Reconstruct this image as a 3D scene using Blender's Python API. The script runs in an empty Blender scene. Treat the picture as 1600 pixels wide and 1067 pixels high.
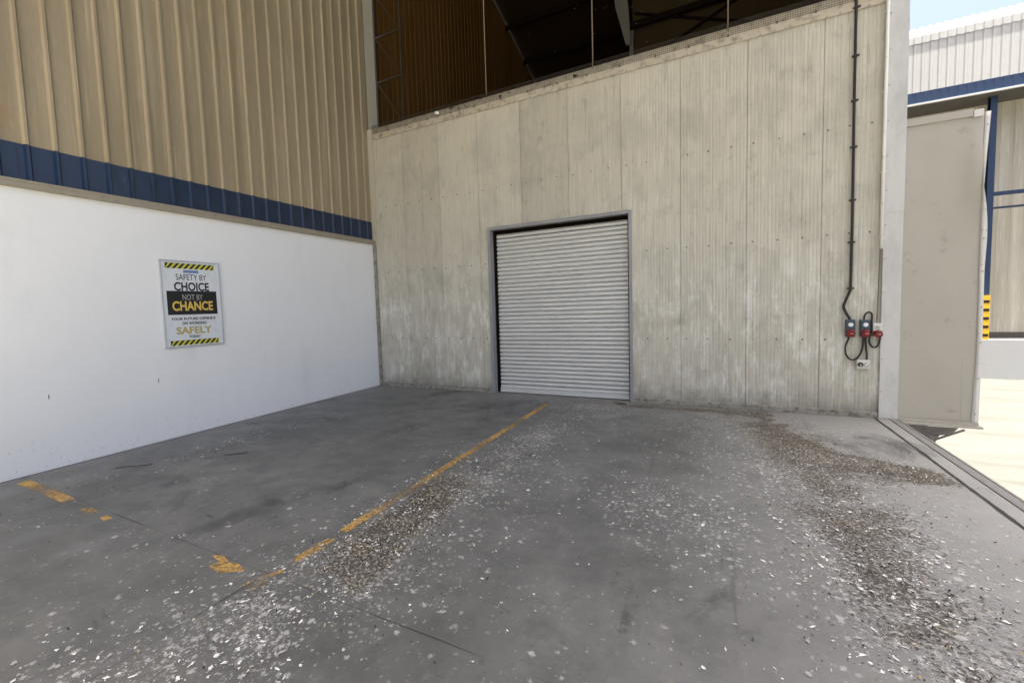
import bpy, math, random
from mathutils import Vector, Matrix, noise as mnoise
random.seed(7)
S = bpy.context.scene
COL = S.collection
PI = math.pi

# ------------------------------------------------------------------ helpers
def tag(o, label=None, cat=None, group=None, kind=None):
    if label: o['label'] = label
    if cat: o['category'] = cat
    if group: o['group'] = group
    if kind: o['kind'] = kind
    return o

def thing(name, loc, label, cat, group=None):
    o = bpy.data.objects.new(name, None)
    o.empty_display_size = 0.1
    COL.objects.link(o); o.location = loc
    return tag(o, label, cat, group)

def wloc(o):
    v = Vector((0, 0, 0))
    while o is not None:
        v += o.location; o = o.parent
    return v

class MB:
    """collects faces in world coordinates, builds one mesh object"""
    def __init__(s): s.v = []; s.f = []; s.m = []; s.sm = []
    def poly(s, pts, mi=0, smooth=False):
        n = len(s.v); s.v += [tuple(p) for p in pts]
        s.f.append(tuple(range(n, n + len(pts)))); s.m.append(mi); s.sm.append(smooth)
    def box(s, x0, x1, y0, y1, z0, z1, mi=0):
        n = len(s.v)
        s.v += [(x0,y0,z0),(x1,y0,z0),(x1,y1,z0),(x0,y1,z0),(x0,y0,z1),(x1,y0,z1),(x1,y1,z1),(x0,y1,z1)]
        for q in ((0,3,2,1),(4,5,6,7),(0,1,5,4),(1,2,6,5),(2,3,7,6),(3,0,4,7)):
            s.f.append(tuple(n + i for i in q)); s.m.append(mi); s.sm.append(False)
        return s
    def grid(s, rows, mi=0, smooth=True):
        n = len(s.v); w = len(rows[0])
        for r in rows: s.v += [tuple(p) for p in r]
        for j in range(len(rows)-1):
            for i in range(w-1):
                s.f.append((n+j*w+i, n+j*w+i+1, n+(j+1)*w+i+1, n+(j+1)*w+i)); s.m.append(mi); s.sm.append(smooth)
        return s
    def bar(s, a, b, w, h, up=(0,0,1), mi=0):
        a = Vector(a); b = Vector(b); d = (b - a).normalized(); up = Vector(up)
        if abs(d.dot(up)) > .98: up = Vector((0,1,0))
        r = d.cross(up).normalized(); u = r.cross(d)
        n = len(s.v)
        for p in (a, b):
            for i, j in ((-1,-1),(1,-1),(1,1),(-1,1)):
                s.v.append(tuple(p + r*i*w/2 + u*j*h/2))
        for q in ((3,2,1,0),(4,5,6,7),(0,1,5,4),(1,2,6,5),(2,3,7,6),(3,0,4,7)):
            s.f.append(tuple(n + i for i in q)); s.m.append(mi); s.sm.append(False)
        return s
    def tube(s, path, r, n=10, mi=0, cap=True):
        path = [Vector(p) for p in path]; base = len(s.v); prev = None
        for i, p in enumerate(path):
            d = (path[min(i+1, len(path)-1)] - path[max(i-1, 0)]).normalized()
            if prev is None:
                t = Vector((0,0,1)) if abs(d.z) < .9 else Vector((0,1,0))
                u = d.cross(t).normalized()
            else:
                u = (prev - d*prev.dot(d)).normalized()
            prev = u; w = d.cross(u)
            for k in range(n):
                a = 2*PI*k/n
                s.v.append(tuple(p + (u*math.cos(a) + w*math.sin(a))*r))
        for i in range(len(path)-1):
            for k in range(n):
                a = base+i*n+k; b = base+i*n+(k+1)%n
                s.f.append((a, b, b+n, a+n)); s.m.append(mi); s.sm.append(True)
        if cap:
            s.f.append(tuple(base+k for k in reversed(range(n)))); s.m.append(mi); s.sm.append(False)
            e = base+(len(path)-1)*n
            s.f.append(tuple(e+k for k in range(n))); s.m.append(mi); s.sm.append(False)
        return s
    def disc(s, c, ax, r, h, n=16, mi=0, r2=None):
        """short cylinder (or cone frustum) from c along ax"""
        c = Vector(c); ax = Vector(ax).normalized(); r2 = r if r2 is None else r2
        t = Vector((0,0,1)) if abs(ax.z) < .9 else Vector((0,1,0))
        u = ax.cross(t).normalized(); w = ax.cross(u); b = len(s.v)
        for k, rr in ((0, r), (h, r2)):
            for i in range(n):
                a = 2*PI*i/n
                s.v.append(tuple(c + ax*k + (u*math.cos(a)+w*math.sin(a))*rr))
        for i in range(n):
            s.f.append((b+i, b+(i+1)%n, b+n+(i+1)%n, b+n+i)); s.m.append(mi); s.sm.append(n > 8)
        s.f.append(tuple(b+n+i for i in range(n))); s.m.append(mi); s.sm.append(False)
        s.f.append(tuple(b+i for i in reversed(range(n)))); s.m.append(mi); s.sm.append(False)
        return s
    def build(s, name, mats, parent=None, bevel=0, solid=0):
        if not isinstance(mats, (list, tuple)): mats = [mats]
        o0 = wloc(parent) if parent else Vector((0,0,0))
        me = bpy.data.meshes.new(name)
        me.from_pydata([(p[0]-o0.x, p[1]-o0.y, p[2]-o0.z) for p in s.v], [], s.f)
        for m in mats: me.materials.append(m)
        me.polygons.foreach_set('material_index', s.m)
        me.polygons.foreach_set('use_smooth', s.sm)
        me.update()
        o = bpy.data.objects.new(name, me); COL.objects.link(o)
        if parent: o.parent = parent
        if solid:
            q = o.modifiers.new('solid', 'SOLIDIFY'); q.thickness = solid; q.offset = 0
        if bevel:
            q = o.modifiers.new('bevel', 'BEVEL'); q.width = bevel; q.segments = 2; q.limit_method = 'ANGLE'
        return o

def smooth_path(pts, n=6):
    P = [Vector(p) for p in pts]; out = []
    for i in range(len(P)-1):
        a = P[max(i-1,0)]; b = P[i]; c = P[i+1]; d = P[min(i+2,len(P)-1)]
        for k in range(n):
            t = k/n
            out.append(.5*((2*b)+(c-a)*t+(2*a-5*b+4*c-d)*t*t+(-a+3*b-3*c+d)*t**3))
    out.append(P[-1]); return out

# ------------------------------------------------------------------ materials
class NT:
    def __init__(s, name):
        s.m = bpy.data.materials.new(name); s.m.use_nodes = True
        s.t = s.m.node_tree; s.b = s.t.nodes['Principled BSDF']
        s.out = s.t.nodes['Material Output']
        s.co = s.n('ShaderNodeNewGeometry').outputs['Position']
    def n(s, t): return s.t.nodes.new(t)
    def l(s, a, b): s.t.links.new(a, b)
    def setin(s, sock, v):
        if hasattr(v, 'is_output'): s.l(v, sock)
        else: sock.default_value = v
    def mapped(s, scale):
        m = s.n('ShaderNodeMapping'); s.l(s.co, m.inputs['Vector']); m.inputs['Scale'].default_value = scale
        return m.outputs['Vector']
    def noise(s, scale, detail=4, rough=.55, stretch=None, dist=0):
        q = s.n('ShaderNodeTexNoise'); s.l(s.mapped(stretch) if stretch else s.co, q.inputs['Vector'])
        q.inputs['Scale'].default_value = scale; q.inputs['Detail'].default_value = detail
        q.inputs['Roughness'].default_value = rough; q.inputs['Distortion'].default_value = dist
        return q.outputs['Fac']
    def voronoi(s, scale, stretch=None, feature='F1', rand=1):
        q = s.n('ShaderNodeTexVoronoi'); q.feature = feature
        s.l(s.mapped(stretch) if stretch else s.co, q.inputs['Vector'])
        q.inputs['Scale'].default_value = scale; q.inputs['Randomness'].default_value = rand
        return q
    def ramp(s, fac, a, b, lo=0., hi=1.):
        q = s.n('ShaderNodeMapRange'); s.l(fac, q.inputs['Value'])
        q.inputs['From Min'].default_value = a; q.inputs['From Max'].default_value = b
        q.inputs['To Min'].default_value = lo; q.inputs['To Max'].default_value = hi
        return q.outputs['Result']
    def math(s, op, a, b=0):
        q = s.n('ShaderNodeMath'); q.operation = op
        s.setin(q.inputs[0], a); s.setin(q.inputs[1], b); return q.outputs[0]
    def mix(s, fac, a, b, mode='MIX'):
        q = s.n('ShaderNodeMix'); q.data_type = 'RGBA'; q.blend_type = mode
        s.setin(q.inputs['Factor'], fac)
        for k, v in ((6, a), (7, b)):
            if hasattr(v, 'is_output'): s.l(v, q.inputs[k])
            else: q.inputs[k].default_value = (v[0], v[1], v[2], 1)
        return q.outputs[2]
    def axis(s, i):
        q = s.n('ShaderNodeSeparateXYZ'); s.l(s.co, q.inputs[0]); return q.outputs[i]
    def bump(s, h, dist=.002, strength=.5):
        q = s.n('ShaderNodeBump'); s.l(h, q.inputs['Height'])
        q.inputs['Distance'].default_value = dist; q.inputs['Strength'].default_value = strength
        s.l(q.outputs['Normal'], s.b.inputs['Normal'])
    def done(s, col, rough=.6, metal=0., spec=.5):
        if hasattr(col, 'is_output'): s.l(col, s.b.inputs['Base Color'])
        else: s.b.inputs['Base Color'].default_value = (*col, 1)
        s.setin(s.b.inputs['Roughness'], rough); s.setin(s.b.inputs['Metallic'], metal)
        s.b.inputs['Specular IOR Level'].default_value = spec
        return s.m

def sc(c, k): return tuple(min(1, x*k) for x in c)

def simple(name, c, rough=.6, metal=0, var=.12, scale=6, spec=.5, dirt=None, dthr=(.58,.72), stretch=None):
    t = NT(name)
    col = t.mix(t.noise(scale, 5, .6, stretch), sc(c, 1-var), sc(c, 1+var))
    if dirt: col = t.mix(t.ramp(t.noise(scale*2.3, 6, .65), dthr[0], dthr[1]), col, dirt)
    r = t.ramp(t.noise(scale*3, 3), .3, .7, max(.02, rough-.08), min(1, rough+.08))
    return t.done(col, r, metal, spec)

def m_white_wall():
    t = NT('white_plaster_paint')
    col = t.mix(t.noise(1.1, 5, .6), (.81,.805,.785), (.88,.875,.855))
    z = t.axis(2)
    # scuffs and peeling near the foot of the wall
    foot = t.ramp(z, .55, 0.0)
    sp = t.ramp(t.noise(22, 5, .7, (1,1,.7)), .60, .68)
    col = t.mix(t.math('MULTIPLY', t.math('MULTIPLY', sp, foot), .8), col, (.42,.41,.39))
    sm = t.ramp(t.noise(1.7, 6, .65, (1,1,.5)), .56, .74)
    col = t.mix(t.math('MULTIPLY', sm, .22), col, (.55,.55,.54))
    sp2 = t.ramp(t.noise(34, 3, .6, (1,1,.45)), .735, .77)
    col = t.mix(t.math('MULTIPLY', sp2, .5), col, (.35,.34,.33))
    t.bump(t.math('ADD', t.noise(70, 4, .6), t.math('MULTIPLY', t.noise(4, 3), 2.)), .004, .35)
    return t.done(col, .55, 0, .4)

def m_clad(name, c, dark=1.):
    t = NT(name)
    col = t.mix(t.noise(9, 6, .65, (1,1,.06)), sc(c, .72*dark), sc(c, 1.22*dark))
    col = t.mix(t.ramp(t.noise(1.1, 6, .6, (1,1,.5)), .46, .68, 0, .5), col, sc((c[0]*.72, c[1]*.70, c[2]*.62), dark))
    col = t.mix(t.ramp(t.noise(60, 3, .6, (1,1,.12)), .5, .75, 0, .35), col, sc(c, 1.45*dark))
    col = t.mix(t.ramp(t.noise(3.3, 5, .7), .68, .78, 0, .5), col, sc((.18,.14,.09), dark))
    col = t.mix(t.ramp(t.noise(4.4, 3, .5, (1,1,.035)), .40, .62, 0, .5), col, sc((c[0]*.62,c[1]*.60,c[2]*.54), dark))
    col = t.mix(t.ramp(t.noise(24, 4, .6, (1,1,.03)), .58, .70, 0, .45), col, sc((c[0]*1.5,c[1]*1.5,c[2]*1.45), dark))
    # rust bloom on the sheet near the left end
    v = t.n('ShaderNodeVectorMath'); v.operation = 'DISTANCE'; t.l(t.co, v.inputs[0]); v.inputs[1].default_value = (0, -5.62, 3.72)
    d = t.math('ADD', v.outputs['Value'], t.math('MULTIPLY', t.noise(9, 5, .7), .34))
    col = t.mix(t.ramp(d, .36, .27, 0, .55), col, (.33,.21,.09))
    t.bump(t.noise(14, 4, .6, (1,1,.2)), .003, .3)
    return t.done(col, .5, 0, .45)

def m_panel():
    t = NT('weathered_panel_steel')
    c0 = (.575,.548,.458)
    col = t.mix(t.noise(2.2, 6, .62), sc(c0, .84), sc(c0, 1.14))
    # fine vertical streaks in the coating
    col = t.mix(t.ramp(t.noise(30, 5, .72, (1,1,.04)), .42, .66, 0, .75), col, (.37,.335,.26))
    col = t.mix(t.ramp(t.noise(48, 4, .65, (1,1,.05)), .57, .68, 0, .7), col, (.70,.68,.59))
    # upper half browner, more so towards the left, blotchy
    up = t.ramp(t.math('ADD', t.axis(2), t.math('MULTIPLY', t.noise(1.0, 5, .6), 2.6)), 2.8, 6.6, 0, .65)
    left = t.ramp(t.axis(0), 8.6, 1.5, .25, 1)
    col = t.mix(t.math('MULTIPLY', up, left), col, (.49,.41,.27))
    # grey grime blotches
    col = t.mix(t.ramp(t.noise(1.6, 7, .68, (1,1,.8), .4), .47, .66, 0, .6), col, (.31,.288,.232))
    col = t.mix(t.ramp(t.noise(6.5, 6, .7, (1,1,.55)), .55, .68, 0, .6), col, (.25,.23,.18))
    # white chalky patches in the low right area
    lowm = t.ramp(t.axis(2), 2.6, 1.6)
    col = t.mix(t.math('MULTIPLY', t.ramp(t.noise(5.5, 6, .75, (1,1,.3)), .50, .64, 0, .85), lowm), col, (.78,.775,.71))
    pan = t.n('ShaderNodeTexWhiteNoise'); pan.noise_dimensions = '1D'
    t.l(t.math('FLOOR', t.math('DIVIDE', t.axis(0), .846)), pan.inputs['W'])
    col = t.mix(.22, col, t.mix(pan.outputs['Value'], sc(c0, .62), sc(c0, 1.25)))
    dr = t.math('MULTIPLY', t.ramp(t.noise(11, 5, .7, (1,1,.05)), .60, .68), t.ramp(t.math('ADD', t.axis(2), t.math('MULTIPLY', t.noise(3, 3, .5, (1,1,.05)), 3.)), 4.4, 6.4))
    col = t.mix(t.math('MULTIPLY', dr, .6), col, (.25,.21,.14))
    # horizontal scrapes
    sc1 = t.ramp(t.noise(9, 5, .6, (.35,1,9)), .70, .745, 0, .5)
    col = t.mix(t.math('MULTIPLY', sc1, t.ramp(t.axis(2), 1.5, .9)), col, (.17,.165,.15))
    # splash dirt at the foot
    foot = t.math('ADD', t.axis(2), t.math('MULTIPLY', t.noise(7, 6, .7), -.55))
    col = t.mix(t.ramp(foot, .06, -.25, 0, .7), col, (.20,.185,.15))
    t.bump(t.math('ADD', t.noise(2.1, 4, .6, (1,1,.8)), t.math('MULTIPLY', t.noise(40, 4, .6, (1,1,.3)), .12)), .020, .5)
    return t.done(col, .62, 0, .35)

def m_floor():
    t = NT('worn_grey_floor_paint')
    n1 = t.noise(.55, 6, .62); n2 = t.noise(3.2, 7, .68)
    col = t.mix(t.ramp(n1, .3, .7), (.096,.098,.092), (.182,.184,.173))
    col = t.mix(t.ramp(n2, .42, .72, 0, .7), col, (.070,.072,.070))
    col = t.mix(t.ramp(t.noise(9, 6, .7, (1,.5,1)), .56, .76, 0, .5), col, (.215,.217,.208))
    # open right edge paler: dust plus grazing light painted in; dusty along walls
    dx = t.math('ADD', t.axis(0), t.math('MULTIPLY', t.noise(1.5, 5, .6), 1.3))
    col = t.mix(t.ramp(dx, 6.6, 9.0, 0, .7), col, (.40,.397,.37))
    dy = t.math('ADD', t.axis(1), t.math('MULTIPLY', t.noise(2.5, 5, .6), .9))
    col = t.mix(t.ramp(dy, -.6, .45, 0, .5), col, (.26,.25,.225))
    dl = t.math('ADD', t.axis(0), t.math('MULTIPLY', t.noise(2.1, 5, .6), -.9))
    col = t.mix(t.ramp(dl, .55, -.45, 0, .45), col, (.25,.245,.23))
    # dark oil patches
    col = t.mix(t.ramp(t.noise(.8, 6, .66, (1,.6,1), .6), .60, .69, 0, .75), col, (.040,.041,.040))
    col = t.mix(t.ramp(t.noise(2.6, 5, .6, (.5,1.6,1), .3), .665, .72, 0, .6), col, (.036,.037,.036))
    # tyre drag marks running into the dock
    col = t.mix(t.ramp(t.noise(3.4, 4, .6, (2.2,.16,1)), .64, .74, 0, .6), col, (.048,.049,.048))
    col = t.mix(t.ramp(t.noise(14, 6, .75), .60, .74, 0, .55), col, (.062,.064,.061))
    col = t.mix(t.ramp(t.noise(150, 3, .7), .60, .75, 0, .5), col, (.055,.056,.054))
    sa = t.n('ShaderNodeAttribute'); sa.attribute_name = 'soil'
    st = t.math('ADD', sa.outputs['Alpha'], t.math('MULTIPLY', t.math('SUBTRACT', t.noise(12, 6, .72), .5), 1.1))
    col = t.mix(t.ramp(st, .38, .62, 0, .72), col, (.042,.043,.042))
    # faint scratches
    col = t.mix(t.ramp(t.noise(30, 3, .6, (.2,1.4,1)), .70, .75, 0, .45), col, (.36,.355,.345))
    # dried droppings and trodden litter, plus painted shade inside heaps, dense where birds perch above
    at = t.n('ShaderNodeAttribute'); at.attribute_name = 'soil'
    sx = t.n('ShaderNodeSeparateColor'); t.l(at.outputs['Color'], sx.inputs[0])
    dW, dT, dD = sx.outputs[0], sx.outputs[1], sx.outputs[2]
    wob = t.n('ShaderNodeTexNoise'); t.l(t.co, wob.inputs['Vector']); wob.inputs['Scale'].default_value = 32; wob.inputs['Detail'].default_value = 4
    wv = t.n('ShaderNodeVectorMath'); wv.operation = 'MULTIPLY_ADD'; t.l(wob.outputs['Color'], wv.inputs[0]); wv.inputs[1].default_value = (.045,.045,0); t.l(t.co, wv.inputs[2])
    base = t.math('ADD', dW, t.ramp(t.noise(1.1, 4, .6), .45, .75, .0, .16))
    for scl, r0, r1, amt, c in ((17, .40, .20, .72, (.52,.52,.49)), (27, .42, .20, .7, (.46,.46,.43)), (48, .42, .22, .6, (.44,.435,.41))):
        v = t.voronoi(scl); t.l(wv.outputs[0], v.inputs['Vector'])
        sv = t.n('ShaderNodeSeparateColor'); t.l(v.outputs['Color'], sv.inputs[0])
        on = t.ramp(t.math('SUBTRACT', base, sv.outputs[0]), -.03, .06)
        d = t.math('ADD', v.outputs['Distance'], t.math('MULTIPLY', t.math('SUBTRACT', t.noise(110, 3, .7), .5), .7))
        d = t.math('ADD', d, t.math('MULTIPLY', sv.outputs[1], .16))
        col = t.mix(t.math('MULTIPLY', t.math('MULTIPLY', t.ramp(d, r0, r1), on), amt), col, c)
    tn = t.math('ADD', t.noise(36, 5, .72), t.math('MULTIPLY', dT, .24))
    col = t.mix(t.ramp(tn, .70, .78, 0, .7), col, (.30,.255,.175))
    dn = t.math('ADD', t.noise(31, 5, .72, (1.,1.3,1)), t.math('MULTIPLY', dD, .27))
    col = t.mix(t.ramp(dn, .66, .74, 0, .85), col, (.05,.04,.028))  # dark bits, and shade between heaped flakes painted in
    wn = t.math('ADD', t.noise(40, 5, .72, (1.2,1.,1)), t.math('MULTIPLY', dW, .17))
    col = t.mix(t.ramp(wn, .70, .77, 0, .75), col, (.52,.51,.48))
    col = t.mix(t.ramp(t.noise(120, 3, .7), .64, .8, 0, .3), col, (.32,.32,.31))
    r = t.ramp(t.noise(2.4, 5, .6), .3, .7, .42, .66)
    t.bump(t.math('ADD', t.noise(90, 4, .65), t.math('MULTIPLY', t.noise(7, 4), 1.5)), .003, .35)
    return t.done(col, r, 0, .4)

def m_yard():
    t = NT('sunlit_yard_concrete')
    col = t.mix(t.noise(.5, 7, .65, (.5,1.6,1)), (.062,.061,.055), (.106,.104,.095))
    col = t.mix(t.ramp(t.noise(1.3, 6, .7, (.35,2.2,1)), .47, .64, 0, .75), col, (.058,.056,.048))
    return t.done(col, .85, 0, .2)

def m_paint_line():
    t = NT('worn_yellow_floor_paint')
    col = t.mix(t.noise(5, 5, .65), (.44,.26,.065), (.60,.36,.10))
    col = t.mix(t.ramp(t.noise(16, 6, .7), .45, .68, 0, .75), col, (.24,.20,.13))
    t.done(col, .6, 0, .3)
    tr = t.n('ShaderNodeBsdfTransparent'); mx = t.n('ShaderNodeMixShader')
    a = t.math('ADD', t.noise(26, 7, .78), t.math('MULTIPLY', t.noise(2.1, 3, .5), .75))
    f = t.ramp(a, .78, 1.04)
    t.l(f, mx.inputs[0]); t.l(t.b.outputs[0], mx.inputs[1]); t.l(tr.outputs[0], mx.inputs[2])
    t.l(mx.outputs[0], t.out.inputs['Surface'])
    return t.m

def m_blue_band():
    t = NT('navy_paint')
    col = t.mix(t.noise(5, 5, .6), (.008,.019,.046), (.014,.032,.074))
    col = t.mix(t.ramp(t.noise(7, 5, .7, (1,1,.14)), .56, .66, 0, .75), col, (.004,.008,.018))
    col = t.mix(t.ramp(t.noise(22, 4, .7, (1,1,.2)), .64, .75, 0, .3), col, (.10,.12,.15))
    return t.done(col, .24, 0, .5)

def m_curtain():
    t = NT('galvanised_shutter_steel')
    col = t.mix(t.noise(3, 6, .65, (.4,1,1.5)), (.55,.55,.53), (.70,.70,.68))
    col = t.mix(t.ramp(t.noise(14, 5, .7, (.25,1,1.6)), .60, .74, 0, .35), col, (.42,.40,.35))
    z = t.math('ADD', t.axis(2), t.math('MULTIPLY', t.noise(2, 4), .9))
    col = t.mix(t.ramp(z, 2.1, 3.3, 0, .4), col, (.54,.52,.44))
    return t.done(col, t.ramp(t.noise(12, 4, .6, (.2,1,1)), .3, .7, .34, .52), .25, .5)

def m_galv(name, c=(.52,.53,.535)):
    t = NT(name)
    v = t.voronoi(38); col = t.mix(t.ramp(v.outputs['Distance'], 0, .8), sc(c, .985), sc(c, 1.015))
    col = t.mix(t.ramp(t.noise(4, 6, .7, (1,1,.35)), .45, .70, 0, .7), col, sc(c, .68))
    return t.done(col, .5, .12, .4)

WHITE = m_white_wall(); CLAD = m_clad('tan_cladding_paint', (.375,.30,.188)); PANEL = m_panel(); FLOOR = m_floor()
YARD = m_yard(); LINE = m_paint_line(); BLUE = m_blue_band(); CURT = m_curtain()
GALV = m_galv('galvanised_flashing', (.56,.55,.52)); GALVD = m_galv('dull_galvanised_frame', (.30,.30,.30))
SILL = simple('sill_trim_paint', (.31,.27,.20), .55, var=.15, dirt=(.2,.17,.12))
CAP = simple('beige_cap_flashing', (.47,.405,.30), .5, var=.14, scale=4, dirt=(.20,.17,.12), dthr=(.5,.7))
POST = simple('cream_corner_trim', (.50,.46,.35), .5, var=.1)
WING = simple('grey_beige_sheet', (.40,.37,.31), .45, var=.09, scale=2.2, dirt=(.25,.23,.185), dthr=(.60,.76))
WINGT = simple('pale_edge_trim', (.62,.60,.56), .4, var=.1, scale=8, dirt=(.35,.32,.27))
DARK = simple('black_rubber', (.018,.014,.012), .5, var=.3)
BLACK = simple('black_print', (.006,.006,.007), .45, var=.1)
STEEL = simple('screw_steel', (.30,.28,.24), .4, .5, var=.2)
INNER = m_clad('shade_toned_inner_cladding', (.125,.064,.018))  # tan cladding again, coloured dark brown to paint in the hall's shade
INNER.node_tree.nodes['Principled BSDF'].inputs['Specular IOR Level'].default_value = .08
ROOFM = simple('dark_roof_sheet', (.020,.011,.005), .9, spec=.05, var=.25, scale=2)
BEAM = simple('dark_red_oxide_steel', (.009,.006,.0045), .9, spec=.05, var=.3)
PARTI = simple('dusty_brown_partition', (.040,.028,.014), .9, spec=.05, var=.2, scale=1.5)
GREYST = simple('dusty_grey_steel', (.13,.125,.11), .6, var=.15)
LACE = simple('dark_brown_steel', (.035,.022,.010), .7, var=.2)
ROPE = simple('pale_wire', (.22,.17,.12), .6, var=.1)
NET = simple('dark_net_twine', (.05,.042,.03), .8, var=.2)
PVC = simple('white_pvc', (.82,.80,.74), .4, var=.07, dirt=(.5,.46,.38))
BOXB = simple('blue_grey_plastic', (.028,.055,.078), .35, var=.12, scale=20)
BOXW = simple('pale_plastic', (.62,.61,.56), .4, var=.08, scale=20, dirt=(.35,.33,.28))
RED = simple('red_plastic', (.20,.014,.016), .35, var=.12, scale=20)
WPL = simple('white_plastic', (.80,.80,.80), .3, var=.05)
SIGNW = simple('sign_white', (.70,.72,.735), .3, var=.04, scale=3)
SIGNF = m_galv('sign_frame_metal', (.50,.51,.53))
HAZY = simple('hazard_yellow', (.60,.57,.06), .4, var=.06)
GOLD = simple('sign_gold', (.72,.50,.10), .4, var=.06)
GOLDD = simple('sign_dull_gold', (.48,.38,.07), .4, var=.06)
PLATE = simple('sign_blue', (.10,.19,.40), .4, var=.06)
PLATEL = simple('sign_pale_blue', (.22,.31,.50), .4, var=.06)
GREYTXT = simple('sign_grey', (.38,.38,.36), .4, var=.04)
CURB = simple('dusty_plinth_concrete', (.30,.285,.235), .85, var=.2, scale=6, dirt=(.12,.105,.08), dthr=(.48,.66))
BOUNCE = simple('bounce_floor_concrete', (.50,.47,.40), .85, var=.12, scale=1.5)  # pale tone chosen to bounce sunlight into the dock
SLAB = simple('slab_edge_concrete', (.30,.29,.27), .85, var=.15, dirt=(.15,.14,.12))
JOINT = simple('joint_grime', (.045,.043,.038), .95, var=.3, scale=30)
ANGLE = simple('edge_angle_steel', (.24,.235,.225), .6, .2, var=.18, dirt=(.14,.125,.1))
RUST = simple('grimy_bracket_steel', (.16,.14,.12), .7, var=.2, dirt=(.07,.06,.05))
FARW = m_clad('far_cream_cladding', (.56,.52,.43)); 
FARP = simple('white_parapet_sheet', (.51,.505,.485), .5, var=.08, scale=2, dirt=(.45,.44,.41), dthr=(.58,.75))
FARB = simple('far_navy_paint', (.014,.034,.088), .45, var=.12)
FARBD = simple('far_dark_navy', (.018,.032,.075), .45, var=.12)
FART = simple('far_white_trim', (.62,.62,.60), .4, var=.05)
FARD = simple('far_dock_white', (.37,.372,.378), .7, var=.06, scale=1.5, dirt=(.42,.42,.42))
SOFF = simple('soffit_brown', (.10,.09,.075), .8, var=.15)
YEL = simple('safety_yellow', (.75,.42,.02), .45, var=.07)

# ------------------------------------------------------------------ profiles
def rib_sheet(mb, u0, u1, zfun, place, pitch, off, base, top, h, mi=0, zb=None):
    """vertical ribbed sheet; place(u, d, z) -> world point, d = height of the rib"""
    us = [(u0, 0)]
    k = math.ceil((u0 - off + base/2)/pitch)
    while off + k*pitch + base/2 < u1:
        c = off + k*pitch
        us += [(c-base/2, 0), (c-top/2, h), (c+top/2, h), (c+base/2, 0)]
        k += 1
    us.append((u1, 0))
    for (a, da), (b, db) in zip(us, us[1:]):
        za0, za1 = zfun(a); zb0, zb1 = zfun(b)
        mb.poly([place(a,da,za0), place(b,db,zb0), place(b,db,zb1), place(a,da,za1)], mi)
    return us

# ------------------------------------------------------------------ ground, dock slab
mb = MB()
mb.poly([(-400,-400,-1.2),(400,-400,-1.2),(400,400,-1.2),(-400,400,-1.2)])
tag(mb.build('yard_ground', YARD), kind='structure')
# x0,y0,x1,y1,spread, droppings, tan chaff, dark bits
SEG = [(4.75,-.55,4.42,-2.4,.20,420,330,150),(4.42,-2.4,4.32,-4.1,.22,560,420,200),(4.22,-4.1,4.36,-5.45,.15,420,1700,1000),
 (4.45,-3.6,4.60,-5.5,.38,420,120,60),(4.32,-5.5,4.15,-6.7,.26,620,140,90),(4.15,-6.3,3.9,-7.,.45,200,10,20),
 (4.55,-.60,5.35,-.50,.12,160,260,120),(5.3,-.30,7.0,-.24,.08,160,1100,520),(6.85,-.45,7.25,-2.0,.25,350,2700,1500),
 (7.25,-2.0,7.95,-2.3,.18,220,1000,800),(6.65,-.9,6.75,-2.6,.36,650,300,120),(7.2,-2.1,7.25,-3.6,.27,800,1200,1000),
 (7.25,-3.5,7.25,-4.6,.22,600,260,520),(7.28,-4.5,7.5,-6.2,.26,760,420,560),(5.9,-3.7,6.3,-4.1,.27,330,50,20),
 (5.9,-1.,6.8,-3.6,.6,380,30,20),(1.07,-2.5,1.0,-4.6,.17,140,130,330),(1.0,-4.8,1.2,-6.6,.30,70,30,130),
 (.25,-.16,1.7,-.28,.10,60,160,180),(1.9,-.85,2.2,-.95,.18,20,20,70),(4.3,-.5,4.2,-.75,.25,60,40,30)]
def soil(x, y):
    W = T = D = 0.
    for x0,y0,x1,y1,w,nw,nt,nd in SEG:
        dx = x1-x0; dy = y1-y0; L2 = dx*dx+dy*dy; t = max(0, min(1, ((x-x0)*dx+(y-y0)*dy)/L2))
        r2 = (x-x0-dx*t)**2+(y-y0-dy*t)**2
        if r2 > 9*w*w: continue
        g = math.exp(-r2/(2*w*w))/(math.sqrt(L2)*w*2.5+w*w*3)
        W += nw*g; T += nt*g; D += nd*g
    br = max(.15, min(1.5, 1+1.1*mnoise.noise((x*2.7,y*2.7,1.))+.9*mnoise.noise((x*6.5,y*6.5,4.))))
    W *= br; T *= br; D *= br
    return min(1, W/900), min(1, T/1500), min(1, D/1100)
STAIN = [(3.03,-5.0,.16,.10,.9),(3.32,-4.43,.10,.22,.8),(3.2,-4.7,.30,.25,.45),(2.72,-2.5,.30,.40,.7),(2.3,-3.4,.4,.5,.42),(5.86,-4.85,.035,.16,.55),(5.98,-5.2,.03,.15,.55),
 (5.45,-5.75,.05,.05,.6),(5.34,-5.62,.04,.04,.55),(5.0,-5.0,.5,.3,.35),(1.6,-3.6,.35,.6,.42),(5.6,-5.3,.3,.3,.4),(4.9,-6.2,.5,.25,.4),(6.6,-5.4,.3,.5,.38),(6.1,-5.0,.25,.4,.36),(2.4,-6.2,.7,.2,.45),(1.5,-6.6,.6,.2,.4),(5.2,-2.4,.3,.6,.38),(3.2,-1.2,.4,.3,.45)]
def stain(x, y):
    return min(1, .72*sum(a*math.exp(-((x-cx)/rx)**2-((y-cy)/ry)**2) for cx,cy,rx,ry,a in STAIN))
mb = MB(); ST = .06; nx = int(8.49/ST)+1; ny = int(7.6/ST)+1
mb.grid([[(-.3+8.49*i/nx, -7.6+7.6*j/ny, 0) for i in range(nx+1)] for j in range(ny+1)], 0, False)
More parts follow.
